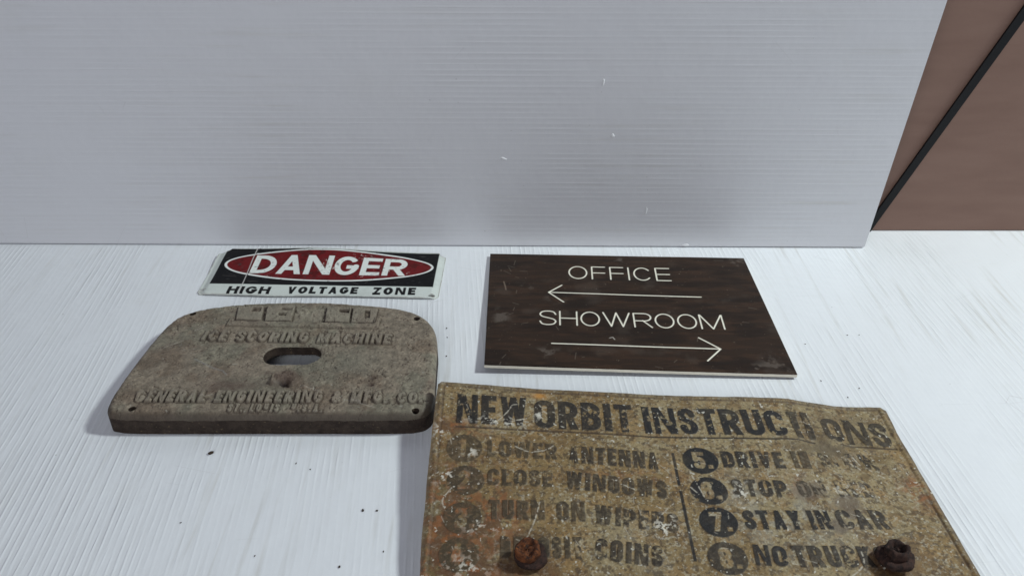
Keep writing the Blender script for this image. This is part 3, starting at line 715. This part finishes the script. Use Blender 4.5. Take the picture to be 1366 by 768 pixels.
# worn halo: paint film edge shows lighter round the embossed letters
T = mixc(T, (.36, .31, .21), np.clip(emb-ink, 0, 1)*.30*n3)
T = mixc(T, (.060, .038, .024), sstep(-.0009, .0004, head)*.9)
T = mixc(T, (.016, .015, .014), sstep(-.0002, .0004, head)*((X > .105) & (X < .242))*.9)
T = mixc(T, (.085, .055, .034), border*br*.75)
T = mixc(T, (.13, .105, .075), sstep(.0045, .0, F)*.55)
# white chips
chips = np.clip(gauss(X, Y, -.010, .521, .020, .0045)+gauss(X, Y, -.032, .487, .006, .0045)+gauss(X, Y, -.050, .463, .012, .006)*1.1+gauss(X, Y, -.02, .4565, .006, .003)+gauss(X, Y, .022, .530, .004, .004)+gauss(X, Y, .108, .420, .010, .010)+gauss(X, Y, .17, .455, .007, .010)+gauss(X, Y, -.056, .505, .005, .012)+gauss(X, Y, -.03, .385, .014, .008)*.8+gauss(X, Y, -.02, .418, .012, .005)*.7+gauss(X, Y, .25, .46, .014, .006)*.7, 0, 1)
T = mixc(T, (.66, .62, .52), chips*sstep(.55, .61, .6*n4+.4*n3)*.95)
T = mixc(T, (.60, .57, .48), sstep(.84, .87, fbm(X, Y, .0026, 2, 126))*.8)
sc = np.full(X.shape, -1.0)
for pts in ([(-.012, .5205), (-.004, .531), (.000, .5395), (.004, .541)], [(.002, .495), (.013, .4895), (.026, .4925), (.032, .497)], [(.033, .5345), (.041, .531)], [(-.002, .5215), (.006, .5235), (.012, .526)], [(.022, .5425), (.025, .5365), (.028, .533)], [(.225, .3800), (.234, .387), (.2385, .3935), (.2392, .4015)], [(.020, .441), (.0175, .430), (.014, .419), (.008, .404)], [(.102, .426), (.111, .437), (.117, .443)], [(.104, .441), (.115, .429)], [(.266, .497), (.275, .484), (.288, .474)], [(.258, .498), (.268, .485)], [(-.044, .452), (-.050, .441), (-.047, .432)], [(.1345, .4750), (.141, .4475)], [(.132, .459), (.137, .452)], [(.081, .4605), (.090, .4555)], [(.124, .4785), (.129, .4755)]):
    sc = np.maximum(sc, line_field(X, Y, spline(pts, False, 4), .00045))
rs = random.Random(12)
for k in range(70):
    a0 = rs.uniform(-.06, .31); b0 = rs.uniform(.37, .555); an = rs.gauss(-.9, .7); ln = rs.uniform(.002, .011)
    sc = np.maximum(sc, line_field(X, Y, [(a0, b0), (a0+ln*math.cos(an), b0+ln*math.sin(an))], .00018))
T = mixc(T, (.55, .50, .40), cover(sc+.0003*(wf-.5), S*1.3)*.75*sstep(.35, .5, n3))
M_orb = tint_mat('rusted_painted_steel', .60, .32, 1100, .32, .0003, 800)
nm = ['panel']+['lettering']*9+['number_disc']*8+['divider_line', 'heading_groove']
objs = relief(root, X, Y, Z, F, lab, T, nm, M_orb, thick=.0013, edge_mat=M_steel_edge)
for k, li in enumerate(range(10, 18)):
    if li in objs: objs[li]['label'] = ('faded brown' if k < 4 else 'black')+' disc with the number %d' % (k+1)
isign = root

# rusty bolts through the sign
m = NT('flaky_rust'); tc = m.n('ShaderNodeTexCoord').outputs['Object']
c_ = m.mix(m.ramp(m.noise(tc, 260, 5, .65), .35, .65), (.026, .012, .008), (.17, .056, .018))
c_ = m.mix(m.ramp(m.noise(tc, 420, 4, .6), .6, .7), c_, (.26, .085, .020)); m.l(c_, m.b.inputs['Base Color'])
m.b.inputs['Roughness'].default_value = .85; m.b.inputs['Specular IOR Level'].default_value = .3
m.l(m.bump(m.noise(tc, 500, 5, .7), .0009), m.b.inputs['Normal']); M_rust = m.m
m = NT('dark_rust'); tc = m.n('ShaderNodeTexCoord').outputs['Object']
c_ = m.mix(m.ramp(m.noise(tc, 260, 5, .65), .35, .65), (.018, .011, .009), (.055, .027, .019)); m.l(c_, m.b.inputs['Base Color'])
m.b.inputs['Roughness'].default_value = .85; m.b.inputs['Specular IOR Level'].default_value = .3
m.l(m.bump(m.noise(tc, 500, 5, .7), .0008), m.b.inputs['Normal']); M_drust = m.m
def rustlathe(name, prof, mat, parent, loc, tilt, seed, hexa=0, n=40, crack=False, amp=.0007):
    r = random.Random(seed); bm = bmesh.new(); rings = []
    ph = [r.uniform(0, 6.28) for _ in range(8)]
    for k, (rad, z) in enumerate(prof):
        ring = []
        for i in range(n):
            a = 2*math.pi*i/n
            w = 1+sum(.018*math.sin((j+2)*a+ph[j]+z*300*(j % 3)) for j in range(5))
            if hexa: q_ = (a % (math.pi/3))-math.pi/6; w *= (1-hexa)+hexa*math.cos(math.pi/6)/math.cos(q_)
            dz = amp*math.sin(3*a+ph[5]+rad*500)+amp*.6*math.sin(5*a+ph[6])
            jj = rad*w+(r.gauss(0, .00016) if rad > .002 else 0); ring.append(bm.verts.new((jj*math.cos(a), jj*math.sin(a), z+(dz+r.gauss(0, .00018) if z > .0015 else 0))))
        rings.append(ring)
    for k in range(len(rings)-1):
        for i in range(n): bm.faces.new((rings[k][i], rings[k][(i+1) % n], rings[k+1][(i+1) % n], rings[k+1][i]))
    bm.faces.new(rings[-1]); bm.faces.new(rings[0][::-1])
    if crack:
        bmesh.ops.triangulate(bm, faces=[f for f in bm.faces if len(f.verts) > 4])
    bm.normal_update(); bmesh.ops.recalc_face_normals(bm, faces=bm.faces)
    o = mesh_obj(name, bm, mat, parent, True); o.location = loc; o.rotation_euler = tilt
    return o
b1 = rustlathe('bolt', [(.0030, -.012), (.0032, .0006), (.0074, .0010), (.0082, .0016), (.0086, .0040), (.0086, .0070), (.0081, .0084), (.0072, .0091), (.0062, .0088), (.0052, .0076), (.0040, .0068), (.0026, .0072), (.0012, .0064), (.0003, .0068)], M_rust, isign, (.0108, .3925, .0170), (.06, -.10, .3), 3, .0, crack=True)
b1['label'] = 'orange rusty bolt head through the lower left of the sign'
w = rustlathe('washer', [(.0060, 0), (.0104, .0002), (.0112, .0010), (.0111, .0030), (.0100, .0040), (.0060, .0036)], M_drust, b1, (.0014, -.0012, -.0016), (.0, .06, 0), 5, amp=.0004)
b2 = rustlathe('bolt', [(.0030, -.012), (.0032, .0006), (.0074, .0010), (.0082, .0020), (.0086, .0034), (.0087, .0058), (.0084, .0076), (.0074, .0086), (.0060, .0083), (.0050, .0064), (.0042, .0048), (.0024, .0046), (.0006, .0046)], M_drust, isign, (.2590, .3930, .0150), (-.12, .10, .9), 8, .5, crack=True)
b2['label'] = 'tall dark brown rusty bolt with worn square head near the right edge'
w = rustlathe('washer', [(.0060, 0), (.0118, .0002), (.0126, .0014), (.0124, .0034), (.0112, .0046), (.0070, .0050)], M_drust, b2, (-.0010, .0006, -.0028), (.05, .03, 0), 9, amp=.0005)

# ------------------------------------------------------------------ crumbs on the sheet
cr_pos = [(-.2396, .5077, .0022), (-.1099, .4477, .0013), (-.0994, .4477, .0010), (-.0630, .6801, .0010), (-.0615, .6653, .0007), (-.0605, .6359, .0009), (-.1184, .3966, .0011), (-.2403, .4362, .0007), (-.1790, .4062, .0007),
          (.3193, .669, .0009), (.3307, .669, .0008), (.2734, .5997, .0009), (.3037, .5892, .0009), (.2898, .577, .0009), (.2751, .6545, .0008), (-.1694, .4967, .0008), (-.1569, .4902, .0007), (-.0585, .4560, .0018), (-.0900, .4100, .0007)]
def crumb_mesh(seed):
    r = random.Random(seed); bm = bmesh.new(); bmesh.ops.create_icosphere(bm, subdivisions=1, radius=1)
    for v in bm.verts: v.co = Vector((v.co.x*1.25, v.co.y*.8, v.co.z*.55))*r.uniform(.65, 1.15)
    me = bpy.data.meshes.new('crumb'); bm.to_mesh(me); bm.free(); me.materials.append(M_crumb); return me
CL = ['', 'elongated dark crumb midway between the iron plate and the rusty sign, left of a pair', 'dark crumb close to the left edge of the rusty sign, right of a pair',
      'dark speck nearest the top right corner of the iron plate', 'dark speck just below the corner hole of the iron plate, outside its right edge', 'dark speck against the middle of the iron plate right edge',
      'dark crumb at the bottom of the photo left of the rusty sign', 'small dark speck far in front of the left end of the iron plate', 'dark speck at the bottom of the sheet, lowest on the left',
      'left speck of the pair right of the brown sign', 'right speck of the pair right of the brown sign', 'dark speck right below the corner of the brown sign', 'dark speck above the right end of the rusty sign, right one',
      'dark speck closest to the bent top edge of the rusty sign', 'dark speck just beside the slanting right edge of the brown sign', 'dark speck below the middle of the iron plate, left one', 'dark speck below the middle of the iron plate, right one',
      'dark crumb in the shadow left of the rusty sign', 'tiny speck low on the sheet beside the shadow of the rusty sign']
cms = [crumb_mesh(k) for k in range(4)]
for k, (x, y, s) in enumerate(cr_pos):
    o = bpy.data.objects.new('crumb', cms[k % 4]); col.objects.link(o); o.location = (x, y, s*.45); o.scale = (s*.8,)*3 if x > .2 else (s, s, s); o.rotation_euler = (0, 0, k*1.3+.6)
    o['category'] = 'crumb'; o['group'] = 'dark crumbs scattered on the white sheet'
    o['label'] = 'largest dark crumb on the white sheet in front of the cast iron plate' if k == 0 else CL[k]
